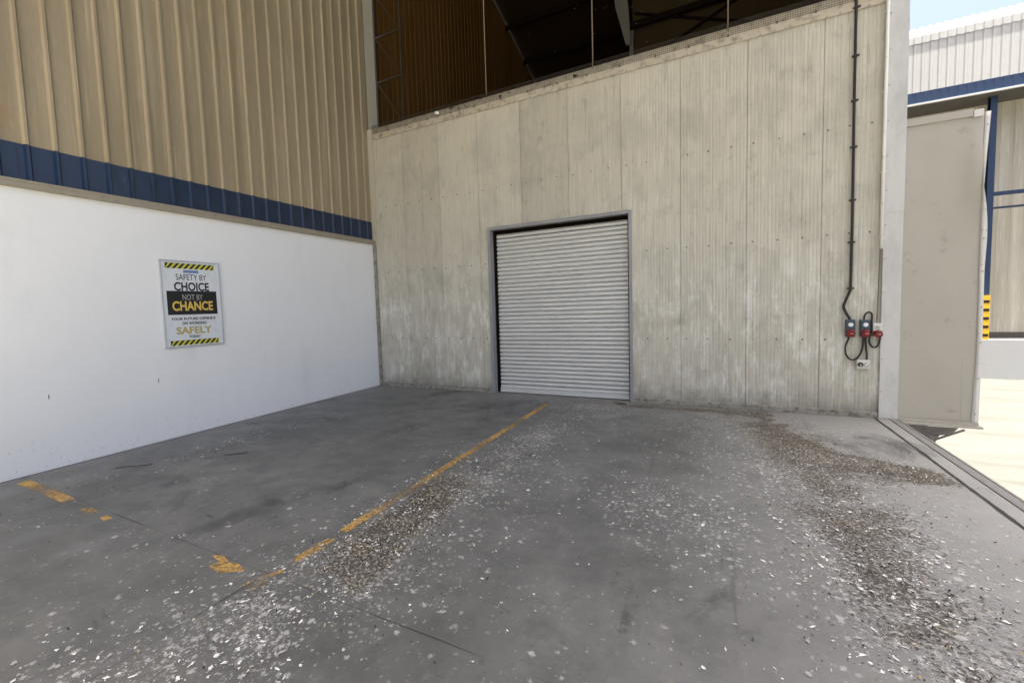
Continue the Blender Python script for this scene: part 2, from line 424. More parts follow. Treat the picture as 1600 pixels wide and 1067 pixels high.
for y0, y1 in ((-9.2,-7.6),(0,16)): mb.poly([(-.3,y0,0),(8.19,y0,0),(8.19,y1,0),(-.3,y1,0)])
fo = mb.build('dock_floor', FLOOR); tag(fo, kind='structure')
ca = fo.data.color_attributes.new('soil', 'FLOAT_COLOR', 'POINT')
for i, v in enumerate(fo.data.vertices):
    ca.data[i].color = (*(soil(v.co.x, v.co.y) if -7.6 <= v.co.y <= 0 else (0,0,0)), stain(v.co.x, v.co.y))
mb = MB(); mb.poly([(-.3,-20,0),(8.19,-20,0),(8.19,-9.2,0),(-.3,-9.2,0)])  # unseen pale floor behind the camera, added to bounce warm sunlight
tag(mb.build('bounce_floor', BOUNCE), kind='structure')
mb = MB(); mb.box(-.3,8.43,-20,16,-1.25,-.012)
tag(mb.build('dock_slab', SLAB), kind='structure')
# concrete strip between the broken joint and the steel nosing
mb = MB(); mb.box(8.215,8.335,-20,.25,-.012,0)
es = mb.build('dock_edge_strip', FLOOR); tag(es, kind='structure')
ea = es.data.color_attributes.new('soil', 'FLOAT_COLOR', 'POINT')
for q in ea.data: q.color = (0,0,0,0)
# the broken joint itself: irregular dark filling, slightly sunk
mb = MB(); y = -20.; pw = .012
while y < 0:
    y2 = y+.06
    w = .012+.016*max(0, mnoise.noise((y2*3.1, 1.7, 0)))+.006*mnoise.noise((y2*13., 4., 0))
    o = .010*mnoise.noise((y2*2.3, 9, 0)); 
    mb.poly([(8.203+o-pw,y,.0035),(8.203+o+pw,y,.0035),(8.203+o+w,y2,.0035),(8.203+o-w,y2,.0035)])
    pw = w; y = y2
tag(mb.build('edge_joint', JOINT), kind='structure')
mb = MB(); mb.box(8.345,8.434,-20,.25,-.10,.004); mb.box(8.418,8.438,-20,.25,-.10,.010)
tag(mb.build('edge_angle', ANGLE, bevel=.004), 'long worn steel angle edging the open right side of the dock floor', 'edge trim')
# saw-cut joints in the floor
def joint(pts, w, seed):
    mb = MB(); prev = None
    for (ax, ay), (bx, by) in zip(pts, pts[1:]):
        L = math.hypot(bx-ax, by-ay); n = max(2, int(L/.05)); d = ((bx-ax)/L, (by-ay)/L); nn = (-d[1], d[0])
        for i in range(n+1):
            t = L*i/n; x = ax+d[0]*t; y = ay+d[1]*t
            o = .006*mnoise.noise((t*2.7, seed, 0)); ww = w*(.55+.75*max(-.70, 1.5*mnoise.noise((t*2.1, seed+5, 0))))
            cur = ((x+nn[0]*(o+ww), y+nn[1]*(o+ww), .003), (x+nn[0]*(o-ww), y+nn[1]*(o-ww), .003))
            if prev: mb.poly([prev[1], cur[1], cur[0], prev[0]])
            prev = cur
    return mb
tag(joint([(0.05,-5.68),(3.9,-5.71),(8.18,-5.74)], .0028, 3.).build('floor_joint', JOINT), kind='structure')
tag(joint([(3.92,-5.72),(3.90,-9.)], .0024, 8.).build('floor_joint', JOINT), kind='structure')

# ------------------------------------------------------------------ yellow floor paint
def strip(x0, x1, y0, y1, z=.004):
    mb = MB(); L = y1-y0; n = int(abs(L)/.06)+1
    for i in range(n):
        a = y0+L*i/n; b = y0+L*(i+1)/n
        ja = [.006*mnoise.noise((a*7, k*3.3, 0)) for k in (1,2)]; jb = [.006*mnoise.noise((b*7, k*3.3, 0)) for k in (1,2)]
        mb.poly([(x0+ja[0],a,z),(x1+ja[1],a,z),(x1+jb[1],b,z),(x0+jb[0],b,z)])
    return mb
def blob(pts, name, label):
    mb = MB(); cx = sum(p[0] for p in pts)/len(pts); cy = sum(p[1] for p in pts)/len(pts)
    P = []
    for (a, b), (c, d) in zip(pts, pts[1:]+pts[:1]):
        for k in range(4):
            x = a+(c-a)*k/4; y = b+(d-b)*k/4
            P.append((x+.008*mnoise.noise((x*31, y*31, 0)), y+.008*mnoise.noise((x*31, y*31, 7)), .004))
    for p, q in zip(P, P[1:]+P[:1]): mb.poly([(cx,cy,.004), p, q])
    tag(mb.build(name, LINE), label, 'floor marking', 'yellow floor markings')
tag(strip(3.937,4.020,-5.12,-.55).build('yellow_line', LINE), 'long worn yellow line running over the floor towards the roller door', 'floor marking', 'yellow floor markings')
blob([(3.93,-5.52),(3.99,-5.55),(4.02,-5.36),(4.01,-5.22),(3.95,-5.25)], 'paint_patch', 'worn yellow dash half buried at the edge of the litter heap')
blob([(3.93,-5.76),(3.96,-5.78),(4.01,-5.66),(3.98,-5.62)], 'paint_patch', 'thin faded yellow sliver between the corner patch and the litter heap')
mb = MB(); mb.poly([(.20,-5.775,.004),(1.27,-5.785,.004),(1.275,-5.69,.004),(.20,-5.67,.004)])
tag(mb.build('yellow_line', LINE), 'short yellow bar on the floor at the foot of the white wall', 'floor marking', 'yellow floor markings')
blob([(1.60,-5.79),(1.78,-5.80),(1.80,-5.735),(1.64,-5.72)], 'paint_patch', 'small yellow paint remnant, the larger of two beside the short yellow bar')
blob([(1.96,-5.79),(2.06,-5.795),(2.07,-5.74),(1.97,-5.735)], 'paint_patch', 'small square yellow paint remnant, farther of two from the short yellow bar')
blob([(3.40,-5.735),(3.52,-5.765),(3.50,-5.82),(3.66,-5.845),(3.77,-5.75),(3.66,-5.72),(3.60,-5.74),(3.47,-5.70)], 'paint_patch', 'bright yellow broken corner patch with a jagged point on the floor joint')
blob([(3.88,-5.86),(4.0,-5.87),(4.03,-5.77),(3.92,-5.76)], 'paint_patch', 'faded yellow paint remnant among droppings at the near end of the long line')

# ------------------------------------------------------------------ left side: white wall, blue skirt, tan cladding
wall = MB(); wall.box(-.22, 0, -15, 0, -.01, 3.0)
tag(wall.build('plaster_wall', WHITE), 'smooth white painted plaster wall below the tan cladding', 'wall')
mb = MB(); prev = None; y = -15.
while y < -.02:   #  thin grimy gap where the slab meets the white wall
    w = .010+.022*max(0, mnoise.noise((y*1.9, 2.2, 0)))
    cur = ((.0005,y,.0028),(.010+w,y,.0028))
    if prev: mb.poly([prev[0], prev[1], cur[1], cur[0]])
    prev = cur; y += .05
tag(mb.build('wall_joint', JOINT), kind='structure')

for yy, zz, hh, lb in ((-5.40,.795,.034,'small dark upright knock in the white wall, left of the sign'), (-4.315,.80,.030,'small dark upright knock in the white wall just below the sign')):
    mb = MB(); P = [(.0022, yy+.007*math.cos(a)*random.uniform(.5,1.2), zz+hh*math.sin(a)) for a in [2*PI*k/9 for k in range(9)]]
    mb.poly(P); tag(mb.build('wall_scuff', RUST), lb, 'scuff mark')
RZ = lambda y: 13.72-.28*abs(y)
cl = thing('wall_cladding', (0,0,3.0), 'tall tan ribbed metal cladding with a navy skirt above the white wall', 'cladding')
mb = MB()
rib_sheet(mb, -15, .28, lambda y: (3.445, RZ(y)), lambda y,d,z: (.012+d,y,z), .2362, -3.017, .062, .026, .028)
mb.build('cladding_sheet', CLAD, cl)
mb = MB()
rib_sheet(mb, -15, .03, lambda y: (3.085, 3.458), lambda y,d,z: (.017+d,y,z), .2362, -3.017, .062, .026, .028)
mb.build('skirt_band', BLUE, cl)
mb = MB(); mb.box(-.22, .055, -15, .03, 3.0, 3.055); mb.box(.004, .058, -15, .03, 3.055, 3.085)
mb.build('sill_flashing', SILL, cl, bevel=.004)
for k in range(34):
    y = .05-.2362*(k+.5); z = 4.28+.01*random.uniform(-1,1)
    MB().disc((.011,y,z), (1,0,0), .008, .005, 6).build('screw', STEEL, cl)
# cream corner trim between cladding and panel wall
mb = MB(); mb.box(.0, .13, -.05, -.042, 3.06, 5.33); mb.box(.122, .13, -.042, -.001, 3.06, 5.33); mb.box(.052,.0555,-.042,.25,3.47,12.)
tag(mb.build('corner_trim', POST), 'narrow cream vertical trim in the corner where tan cladding meets the ribbed grey wall', 'trim')
mb = MB(); mb.box(.0, .075, -.03, -.001, .0, 2.998)
tag(mb.build('corner_trim', CURB), 'narrow grimy vertical strip at the right end of the white wall', 'trim')

# ------------------------------------------------------------------ back wall of ribbed panels
PW = .846; DX0, DX1, DZ = 2.705, 5.222, 3.04
bw = thing('panel_wall', (4.2,0,0), 'weathered wall of narrow ribbed metal panels around the roller door', 'wall')
def panel(x0, x1, z0f, z1, parent):
    mb = MB(); p = .0423; n = round((x1-x0)/p); p = (x1-x0)/n; xs = [(x0, .030), (x0+.0028, .030), (x0+.0038, .002)]
    for i in range(n):
        a = x0+i*p; g = .0030*random.uniform(.7,1.2)
        xs += [(a+.008 if i == 0 else a+.001, 0), (a+p*.60, 0), (a+p*.70, g), (a+p*.90, g)]
    xs += [(x1, 0), (x1, .030)]
    for (a, da), (b, db) in zip(xs, xs[1:]):
        if b-a < -1e-6: continue
        m = (a+b)/2; z0 = z0f(m)
        segs = [z0+(z1-z0)*i/6 for i in range(7)]
        for s, e in zip(segs, segs[1:]):
            W = lambda x, z: .004*mnoise.noise((x*2.1, z*1.3, 3.)) + .0025*mnoise.noise((x*5., z*4., 8.))
            mb.poly([(a,da+W(a,s),s),(b,db+W(b,s),s),(b,db+W(b,e),e),(a,da+W(a,e),e)])
    return mb.build('wall_panel', PANEL, parent)
zf = lambda x: 3.0 if DX0+.02 < x < DX1-.02 else .075
edges = [.0]+[PW*k for k in range(1, 10)]+[8.26]
for a, b in zip(edges, edges[1:]):
    pn = panel(a, b, zf, 5.30, bw)
    for row, z in enumerate((1.016, 2.387, 3.735)):
        for f in (.10, .44, .77):
            x = a+(b-a)*f+random.uniform(-.012,.012)
            if x < .2 or x > 8.2 or (DX0-.06 < x < DX1+.06 and z < 3.1): continue
            if row < 2 and 7.82 < x and z < 1.5: continue
            MB().disc((x,.003,z+random.uniform(-.008,.008)), (0,-1,0), .0125, .004, 10).disc((x,-.001,z), (0,-1,0), .007, .007, 6).build('screw', RUST, pn)
mb = MB(); mb.box(.0, DX0+.01, .034, .12, 0, 5.30); mb.box(DX1-.01, 8.40, .034, .12, 0, 5.30); mb.box(DX0+.01, DX1-.01, .034, .12, 3.0, 5.30)
mb.build('wall_core', CURB, bw)
cf = MB(); cf.box(.12, 8.26, -.022, -.012, 5.12, 5.325); cf.box(.12, 8.40, -.022, .13, 5.325, 5.335)
cap = cf.build('cap_flashing', CAP, bw)
x = .35
while x < 8.2:
    MB().disc((x,-.022,5.135), (0,-1,0), .012, .007, 8).build('screw', STEEL, cap)
    x += .30+random.uniform(-.03,.03)
for k in range(16):
    MB().disc((.55+.5*k+random.uniform(-.05,.05),-.022,5.235), (0,-1,0), .017, .008, 8).build('screw', RUST, cap)
mb = MB(); mb.box(.076, DX0, -.035, .011, 0, .07); mb.box(DX1, 8.225, -.04, .011, 0, .075)
mb.build('plinth', CURB, bw, bevel=.006)

# corner flashing column at the right end
fl = thing('corner_flashing', (8.33,0,0), 'broad pale galvanised corner flashing at the right end of the panel wall', 'flashing')
mb = MB(); mb.box(8.235, 8.42, -.032, -.020, .005, 2.62); mb.box(8.406,8.42,-.020,.13,.005,2.62); mb.build('flashing_sheet', GALV, fl, bevel=.002)
mb = MB(); mb.box(8.232, 8.423, -.036, -.023, 2.60, 4.86); mb.box(8.409,8.423,-.023,.13,2.60,4.86); mb.build('flashing_sheet', GALV, fl, bevel=.002)
mb = MB(); mb.box(8.235, 8.42, -.032, -.020, 4.84, 6.4); mb.box(8.406,8.42,-.020,.13,4.84,6.4); mb.build('flashing_sheet', GALV, fl, bevel=.002)
for k in range(13):
    MB().disc((8.252,-.034,.35+.42*k), (0,-1,0), .008, .006, 6).build('screw', STEEL, fl)

# ------------------------------------------------------------------ roller door
rd = thing('roller_door', (3.96,0,0), 'closed silver corrugated roller shutter door in a dull steel frame', 'door')
mb = MB(); mb.box(DX0, DX0+.055, -.03, .10, 0, DZ); mb.box(DX0+.055, DX0+.068, .03, .10, 0, DZ-.06); mb.build('side_frame', GALVD, rd, bevel=.003)
mb = MB(); mb.box(DX1-.045, DX1, -.03, .10, 0, DZ); mb.build('side_frame', GALVD, rd, bevel=.003)
mb = MB(); mb.box(DX0+.055, DX1-.045, -.03, .10, DZ-.05, DZ); mb.box(DX0+.055, DX1-.045, -.037, -.03, DZ-.012, DZ+.004); mb.build('head_frame', GALVD, rd, bevel=.003)
mb = MB(); mb.box(DX0+.068, DX0+.118, .085, .16, 0, 2.99); mb.build('guide_channel', BEAM, rd)
mb = MB(); mb.box(DX1-.075, DX1-.045, .085, .16, 0, 2.99); mb.build('guide_channel', BEAM, rd)
mb = MB(); mb.box(DX0+.055, DX1-.045, .16, .20, 2.80, 2.99); mb.build('gap_shade', BEAM, rd)  # near-black plate standing in for shade in the gap above the curtain
mb = MB(); n = 38; z0 = .075; z1 = 2.925; p = (z1-z0)/n; prof = []
for i in range(n):
    z = z0+i*p
    for f, d in ((0.,.055),(.03,.012),(.10,.005),(.38,0.),(.66,.003),(.78,.008),(.835,.014),(.865,.058)):
        prof.append((z+f*p, .115+d))
prof.append((z1, .145))
XA, XB = DX0+.10, DX1-.052
NX = 12
W = lambda x, z: .0022*mnoise.noise((x*.8, z*1.3, 5.))
mb.grid([[(XA+(XB-XA)*i/NX, d+W(XA+(XB-XA)*i/NX, z), z) for i in range(NX+1)] for z, d in prof])
mb.build('shutter_curtain', CURT, rd)
mb = MB(); mb.box(XA, XB, .095, .155, .012, .078); mb.box(XA,XB,.085,.095,.012,.025); mb.build('bottom_bar', CURT, rd, bevel=.003)

# ------------------------------------------------------------------ electrics on the wall
tb = thing('black_conduit', (7.925,0,1.6), 'black cable conduit clipped down the right end of the panel wall', 'cable')
path = smooth_path([(7.915,-.03,6.2),(7.918,-.03,5.2),(7.92,-.03,4.),(7.927,-.03,2.8),(7.926,-.03,1.77),(7.923,-.03,1.66),(7.886,-.03,1.545),(7.860,-.03,1.45),(7.884,-.03,1.37),(7.918,-.035,1.30),(7.925,-.04,1.262)], 8)
MB().tube(path, .0155, 10).build('cable', DARK, tb)
for z in (5.15, 4.57, 4.03, 3.46, 2.80, 2.27, 1.68):
    MB().box(7.888,7.960,-.049,-.012,z-.010,z+.010).build('clip', DARK, tb, bevel=.003)

def isolator(name, x0, x1, z0, z1, label, body, knob):
    r = thing(name, ((x0+x1)/2, 0, z0), label, 'switch socket', 'switched sockets on the panel wall')
    cx = (x0+x1)/2; h = z1-z0
    MB().box(x0, x1, -.075, -.004, z0, z1).build('housing', body, r, bevel=.008)
    MB().disc((cx,-.075,z1-h*.28), (0,-1,0), .026, .006, 18).build('dial', WPL if body is BOXB else BOXW, r)
    q = MB(); a = knob; dx = math.cos(a)*.021; dz = math.sin(a)*.021
    q.bar((cx-dx,-.088,z1-h*.28-dz), (cx+dx,-.088,z1-h*.28+dz), .016, .011, (0,1,0)); q.build('knob', WPL if body is BOXB else GREYTXT, r, bevel=.002)
    s = MB(); s.disc((cx,-.073,z0+h*.27), (0,-.94,-.34), .043, .045, 20, 0, .039); s.disc((cx,-.115,z0+h*.27-.0155), (0,-.94,-.34), .041, .006, 20); s.build('socket_collar', RED, r)
    c = MB(); c.box(cx-.044, cx+.044, -.078, -.074, z0+.006, z0+h*.44); c.build('socket_plate', RED, r, bevel=.003)
    l = MB(); l.bar((cx-.012,-.1235,z0+h*.27-.012), (cx+.018,-.1235,z0+h*.27-.012), .020, .004, (0,0,1)); l.build('rating_sticker', WPL, r)
    return r
isolator('switch_socket', 7.879, 7.975, 1.051, 1.275, 'blue grey switch box with red socket, fed by the long black conduit from above', BOXB, 1.2)
isolator('switch_socket', 8.028, 8.124, 1.051, 1.272, 'blue grey switch box with red socket under a looped cable, middle of three', BOXB, .9)
isolator('switch_socket', 8.150, 8.243, 1.057, 1.228, 'pale grey switch box with red socket lapping onto the corner flashing', BOXW, 2.4)
r = thing('twin_socket', (8.064,0,.64), 'small pale twin switch box with two round dials below the red sockets', 'switch box')
MB().box(7.997, 8.131, -.07, -.004, .641, .757).build('housing', BOXW, r, bevel=.009)
for x, m in ((8.034, DARK), (8.095, GREYTXT)):
    MB().disc((x,-.07,.697), (0,-1,0), .029, .008, 18).build('dial', m, r)
MB().bar((8.030,-.081,.690), (8.042,-.081,.690), .016, .006, (0,1,0)).build('knob', WPL, r)
MB().bar((8.080,-.083,.682), (8.110,-.083,.712), .013, .010, (0,1,0)).build('knob', WPL, r)
def cable(pts, label, r=.0105):
    tag(MB().tube(smooth_path(pts, 8), r, 10).build('cable', DARK), label, 'cable')
cable([(7.916,-.045,1.055),(7.912,-.035,1.02),(7.886,-.03,.92),(7.896,-.03,.82),(7.943,-.03,.757),(8.002,-.028,.770),(8.046,-.03,.85),(8.064,-.03,.96),(8.060,-.045,1.055)], 'black cable hanging in a deep loop between the two blue grey switch boxes')
cable([(8.088,-.045,1.055),(8.086,-.035,1.02),(8.095,-.03,.92),(8.104,-.03,.83),(8.102,-.038,.752)], 'short black cable dropping into the pale twin switch box')
cable([(8.066,-.045,1.268),(8.068,-.035,1.30),(8.082,-.03,1.345),(8.117,-.03,1.37),(8.146,-.03,1.335),(8.142,-.028,1.22),(8.136,-.028,1.09),(8.128,-.03,.985),(8.164,-.032,.918),(8.207,-.045,.945),(8.226,-.05,1.035),(8.222,-.05,1.06)], 'black cable arching over the middle switch box and looping under the pale one')
pp = thing('pvc_pipe', (8.215,0,2.1), 'white plastic conduit pipe beside the corner flashing', 'pipe')
MB().tube([(8.217,-.052,6.2),(8.215,-.052,4.2),(8.212,-.052,2.16)], .018, 12).build('pipe', PVC, pp)
for z in (5.0, 4.05, 3.1, 2.3):
    MB().box(8.193,8.235,-.06,-.012,z-.008,z+.008).build('clip', PVC, pp)
tag(MB().tube(smooth_path([(8.205,-.048,2.17),(8.202,-.045,1.9),(8.198,-.045,1.6),(8.192,-.05,1.33),(8.188,-.055,1.226)], 6), .007, 8).build('cable', RUST), 'thin brown cable from the white pipe down to the pale switch box', 'cable')

# ------------------------------------------------------------------ safety sign
sg = thing('safety_sign', (0,-3.81,1.2), 'white metal safety sign with black and gold lettering on the white wall', 'sign')
Y0, Y1, Z0, Z1 = -4.207, -3.412, 1.203, 2.370
MB().box(.002, .016, Y0+.012, Y1-.012, Z0+.012, Z1-.012).build('sign_panel', SIGNW, sg)
mb = MB()
mb.box(.002,.026,Y0,Y0+.018,Z0,Z1); mb.box(.002,.026,Y1-.018,Y1,Z0,Z1)
mb.box(.002,.026,Y0+.018,Y1-.018,Z0,Z0+.018); mb.box(.002,.026,Y0+.018,Y1-.018,Z1-.018,Z1)
mb.build('sign_frame', SIGNF, sg, bevel=.004)
def hazard(z0, z1, y0=-4.14, y1=-3.487):
    mb = MB(); mb.poly([(.0172,y0,z0),(.0172,y1,z0),(.0172,y1,z1),(.0172,y0,z1)], 0)
    n = 9; p = (y1-y0)/n; h = z1-z0
    for i in range(-1, n):
        a = y0+i*p+.012
        q = [(a,z0),(a+p*.5,z0),(a+p*.5+h*.95,z1),(a+h*.95,z1)]
        q = [(min(max(y,y0),y1),z) for y,z in q]
        mb.poly([(.0182,y,z) for y,z in q], 1)
    mb.build('hazard_stripe', [HAZY, BLACK], sg)
hazard(2.262, 2.334); hazard(1.230, 1.296)
mb = MB(); mb.poly([(.0172,-3.912,2.208),(.0172,-3.711,2.208),(.0172,-3.711,2.245),(.0172,-3.912,2.245)], 0)
for k in range(9):
    y = -3.900+.0205*k; mb.poly([(.0182,y,2.218),(.0182,y+.012,2.218),(.0182,y+.012,2.235),(.0182,y,2.235)], 1)
mb.build('logo_plate', [PLATE, PLATEL], sg)
MB().box(.0162,.0176,-4.143,-3.479,1.642,1.962).build('black_panel', BLACK, sg)
def text(s, y0, y1, z0, z1, mat, x, bold=0., name='lettering'):
    cu = bpy.data.curves.new('t', 'FONT'); cu.body = s; cu.size = 1; cu.offset = bold; cu.resolution_u = 3
    o = bpy.data.objects.new('t', cu); COL.objects.link(o)
    dg = bpy.context.evaluated_depsgraph_get(); me = o.evaluated_get(dg).to_mesh()
    V = [v.co.copy() for v in me.vertices]; F = [tuple(p.vertices) for p in me.polygons]
    xa = min(v.x for v in V); xb = max(v.x for v in V); ya = min(v.y for v in V); yb = max(v.y for v in V)
    mb = MB(); mb.v = [(x, y0+(v.x-xa)/(xb-xa)*(y1-y0), z0+(v.y-ya)/(yb-ya)*(z1-z0)) for v in V]
    mb.f = F; mb.m = [0]*len(F); mb.sm = [False]*len(F)
    bpy.data.objects.remove(o); bpy.data.curves.remove(cu)
    return mb.build(name, mat, sg)
text('SAFETY BY', -4.012, -3.606, 2.108, 2.189, BLACK, .0172, .004)
text('CHOICE', -4.044, -3.578, 1.962, 2.082, BLACK, .0172, .032)
text('NOT BY', -3.948, -3.676, 1.840, 1.917, GREYTXT, .0186, .004)
text('CHANCE', -4.084, -3.541, 1.694, 1.825, GOLD, .0186, .028)
text('YOUR FUTURE DEPENDS', -4.115, -3.516, 1.567, 1.604, BLACK, .0172, .032)
text('ON WORKING', -3.977, -3.652, 1.504, 1.545, BLACK, .0172, .032)
text('SAFELY', -4.058, -3.578, 1.377, 1.478, GREYTXT, .0170, .036, 'lettering_outline')
text('SAFELY', -4.053, -3.583, 1.382, 1.473, GOLDD, .0180, .018)
text('TODAY', -3.900, -3.740, 1.320, 1.360, BLACK, .0172, .032)

# ------------------------------------------------------------------ roof, inner hall
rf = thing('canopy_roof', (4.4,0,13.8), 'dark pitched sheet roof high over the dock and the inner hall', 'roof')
for y0, y1, nm in ((ROOF_FRONT := -8.8, 0, 'front_slope'), (0, 16.2, 'rear_slope')):  # unseen front slope, edges shaped so sun strikes floor behind and misses dock
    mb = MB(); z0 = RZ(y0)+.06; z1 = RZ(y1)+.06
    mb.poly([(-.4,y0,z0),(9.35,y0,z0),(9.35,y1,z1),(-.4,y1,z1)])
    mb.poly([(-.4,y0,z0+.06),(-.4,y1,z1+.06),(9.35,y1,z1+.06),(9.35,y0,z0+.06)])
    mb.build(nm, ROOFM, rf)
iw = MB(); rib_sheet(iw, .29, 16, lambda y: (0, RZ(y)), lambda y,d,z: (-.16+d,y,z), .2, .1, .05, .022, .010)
tag(iw.build('inner_wall', INNER), 'ribbed inner wall above the panel wall at left, coloured dark for shade', 'wall')
mb = MB(); mb.box(8.30, 8.40, .14, 16, 0, 9.2); mb.poly([(8.35,.14,9.2),(8.35,16,9.2),(8.35,.14,13.7)])
tag(mb.build('inner_side_wall', INNER), 'dark right side wall of the inner hall', 'wall')
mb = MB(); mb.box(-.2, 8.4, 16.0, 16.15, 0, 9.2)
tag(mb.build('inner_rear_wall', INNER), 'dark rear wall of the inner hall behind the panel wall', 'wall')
PL = ['lowest dark purlin crossing the hall roof nearest the panel wall top', 'second dark purlin above the lowest in the hall roof', 'third dark purlin up the hall roof', 'fourth dark purlin up the hall roof', 'highest dark purlin of the hall roof']
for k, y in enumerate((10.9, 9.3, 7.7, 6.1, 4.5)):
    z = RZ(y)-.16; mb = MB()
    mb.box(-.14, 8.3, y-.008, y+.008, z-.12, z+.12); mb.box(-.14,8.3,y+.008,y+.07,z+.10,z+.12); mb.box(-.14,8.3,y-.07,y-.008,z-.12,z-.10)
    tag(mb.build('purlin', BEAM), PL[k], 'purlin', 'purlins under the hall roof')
# plates where the purlins meet the wall
EV = MB(); EV.bar((-.10,5.,RZ(5)-.10), (-.10,15,RZ(15)-.10), .05, .05)
tag(EV.build('eave_angle', GREYST), 'thin pale steel angle along the sloping top of the shade-toned inner wall', 'steel angle')
pt = thing('partition', (6.4,5.7,0), 'dusty brown partition with crossed braces at the right of the dark hall', 'partition')
mb = MB(); mb.box(4.42, 8.3, 5.7, 5.76, 0, RZ(5.7)-.35); mb.build('partition_sheet', PARTI, pt)
mb = MB(); mb.bar((4.5,5.62,9.24), (8.2,5.62,7.75), .05, .05); mb.build('brace', BEAM, pt)
mb = MB(); mb.bar((4.7,5.56,7.9), (8.2,5.56,9.35), .05, .05); mb.build('brace', BEAM, pt)
mb = MB(); mb.box(4.35, 8.3, 5.40, 5.52, 8.79, 8.93); mb.build('girt', BEAM, pt)
mb = MB()
P = [(3.93,10.6),(4.05,9.35),(4.30,8.35),(4.42,8.30),(4.38,9.2),(4.24,10.6)]
mb.poly([(x,5.30,z) for x,z in P]); mb.poly([(x,5.36,z) for x,z in reversed(P)])
for (a,b),(c,d) in zip(P, P[1:]+P[:1]): mb.poly([(a,5.30,b),(a,5.36,b),(c,5.36,d),(c,5.30,d)])
mb.box(4.36,4.46,5.53,5.69,0,8.78)
tag(mb.build('steel_column', GREYST), 'grey tapered steel column edge inside the dark hall', 'column')
lc = thing('lattice_column', (.3,.4,5.3), 'slim laced steel column with rungs and diagonals against the shade-toned inner wall', 'column')
for x in (-.03, .64):
    MB().box(x-.02, x+.02, .38, .42, 5.2, 13.4).build('chord', LACE, lc)
zs = [5.5, 6.47, 7.38, 8.3, 9.2, 10.1, 11., 11.9, 12.8]
for i, z in enumerate(zs):
    MB().box(-.01, .62, .385, .415, z-.018, z+.018).build('rung', LACE, lc)
    if i+1 < len(zs): MB().bar((-.01,.40,zs[i+1]-.02), (.62,.40,z+.02), .014, .014).build('diagonal', LACE, lc)

# bird net over the opening, held by three wires
nt = thing('bird_net', (4.2,-.03,5.2), 'fine dark bird netting stretched over the opening above the panel wall', 'net')
mb = MB(); z = 5.232; w = .0016
while z < 5.40:
    mb.box(.14, 8.2, -.034-w, -.034+w, z-w, z+w); z += .027
x = .14
while x < 8.2:
    mb.box(x-w, x+w, -.036-w, -.036+w, 5.228, 5.40); x += .027
mb.build('net_edge', NET, nt)
mb = MB(); random.seed(21)
for k in range(130):     # lint and down feathers caught in the net
    x = .5+7.6*random.random(); z = 5.45+2.6*random.random()**1.3; s = random.uniform(.003,.0075)
    P = [(x+s*math.cos(a)*random.uniform(.4,1.2), -.034+random.uniform(-.004,.004), z+s*math.sin(a)*random.uniform(.4,1.2)) for a in (0,1.2,2.5,3.8,5.1)]
    mb.poly(P)
tag(mb.build('caught_lint', simple('lint', (.26,.24,.20), .9)), kind='stuff')
for o in list(COL.objects):
    if o.name == 'caught_lint': o.parent = nt; o.matrix_parent_inverse = Matrix.Translation(-nt.location)
for x, lab in ((2.775, 'thin pale wire hanging over the wall top, above the left edge of the roller door'), (4.665, 'thin pale wire hanging over the wall top, above the right part of the roller door'), (6.53, 'thin pale wire hanging over the wall top, well right of the roller door')):
    tag(MB().tube([(x,-.02,5.30),(x,-.02,9.),(x+.01,-.02,13.5)], .009, 8).build('hanging_wire', ROPE), lab, 'wire', 'wires holding the bird net')
# rubbish on the wall top
def scrap(name, c, s, mat, label, cat, seed, th=.012):
    random.seed(seed); mb = MB(); n = 9; P = []
    for k in range(n):
        a = 2*PI*k/n; rr = random.uniform(.5, 1.15)
        P.append((c[0]+s[0]*math.cos(a)*rr, c[1]+random.uniform(-th,th), c[2]+s[1]*math.sin(a)*rr))
    ctr = (c[0]+s[0]*.1, c[1]-.03, c[2]+s[1]*.1)
    for p, q in zip(P, P[1:]+P[:1]): mb.poly([ctr, p, q])
    tag(mb.build(name, mat, solid=.003), label, cat)
PAPER = simple('paper_white', (.80,.79,.74), .8, var=.08)
scrap('paper_scrap', (1.74,-.05,5.292), (.055,.042), PAPER, 'crumpled white scrap of paper on top of the panel wall', 'paper', 4)
scrap('dead_leaf', (2.06,-.05,5.30), (.06,.014), DARK, 'dark dry leaf on the wall top right of the paper scrap', 'leaf', 5)
scrap('dead_leaf', (3.05,-.05,5.272), (.03,.03), DARK, 'small dark clump caught on the wall top over the left part of the roller door', 'debris', 6)
scrap('dead_leaf', (4.39,-.05,5.26), (.055,.03), DARK, 'dark leaf caught in the net edge over the right half of the roller door', 'leaf', 9)
tag(MB().tube([(2.19,-.05,5.35),(2.21,-.052,5.28),(2.20,-.05,5.22)], .006, 6).build('twig', DARK), 'dark upright twig stuck in the net edge on the wall top', 'twig')
tag(MB().tube([(2.30,-.05,5.33),(2.36,-.052,5.27),(2.40,-.05,5.22)], .005, 6).build('twig', DARK), 'dark slanting twig stuck in the net edge on the wall top', 'twig')

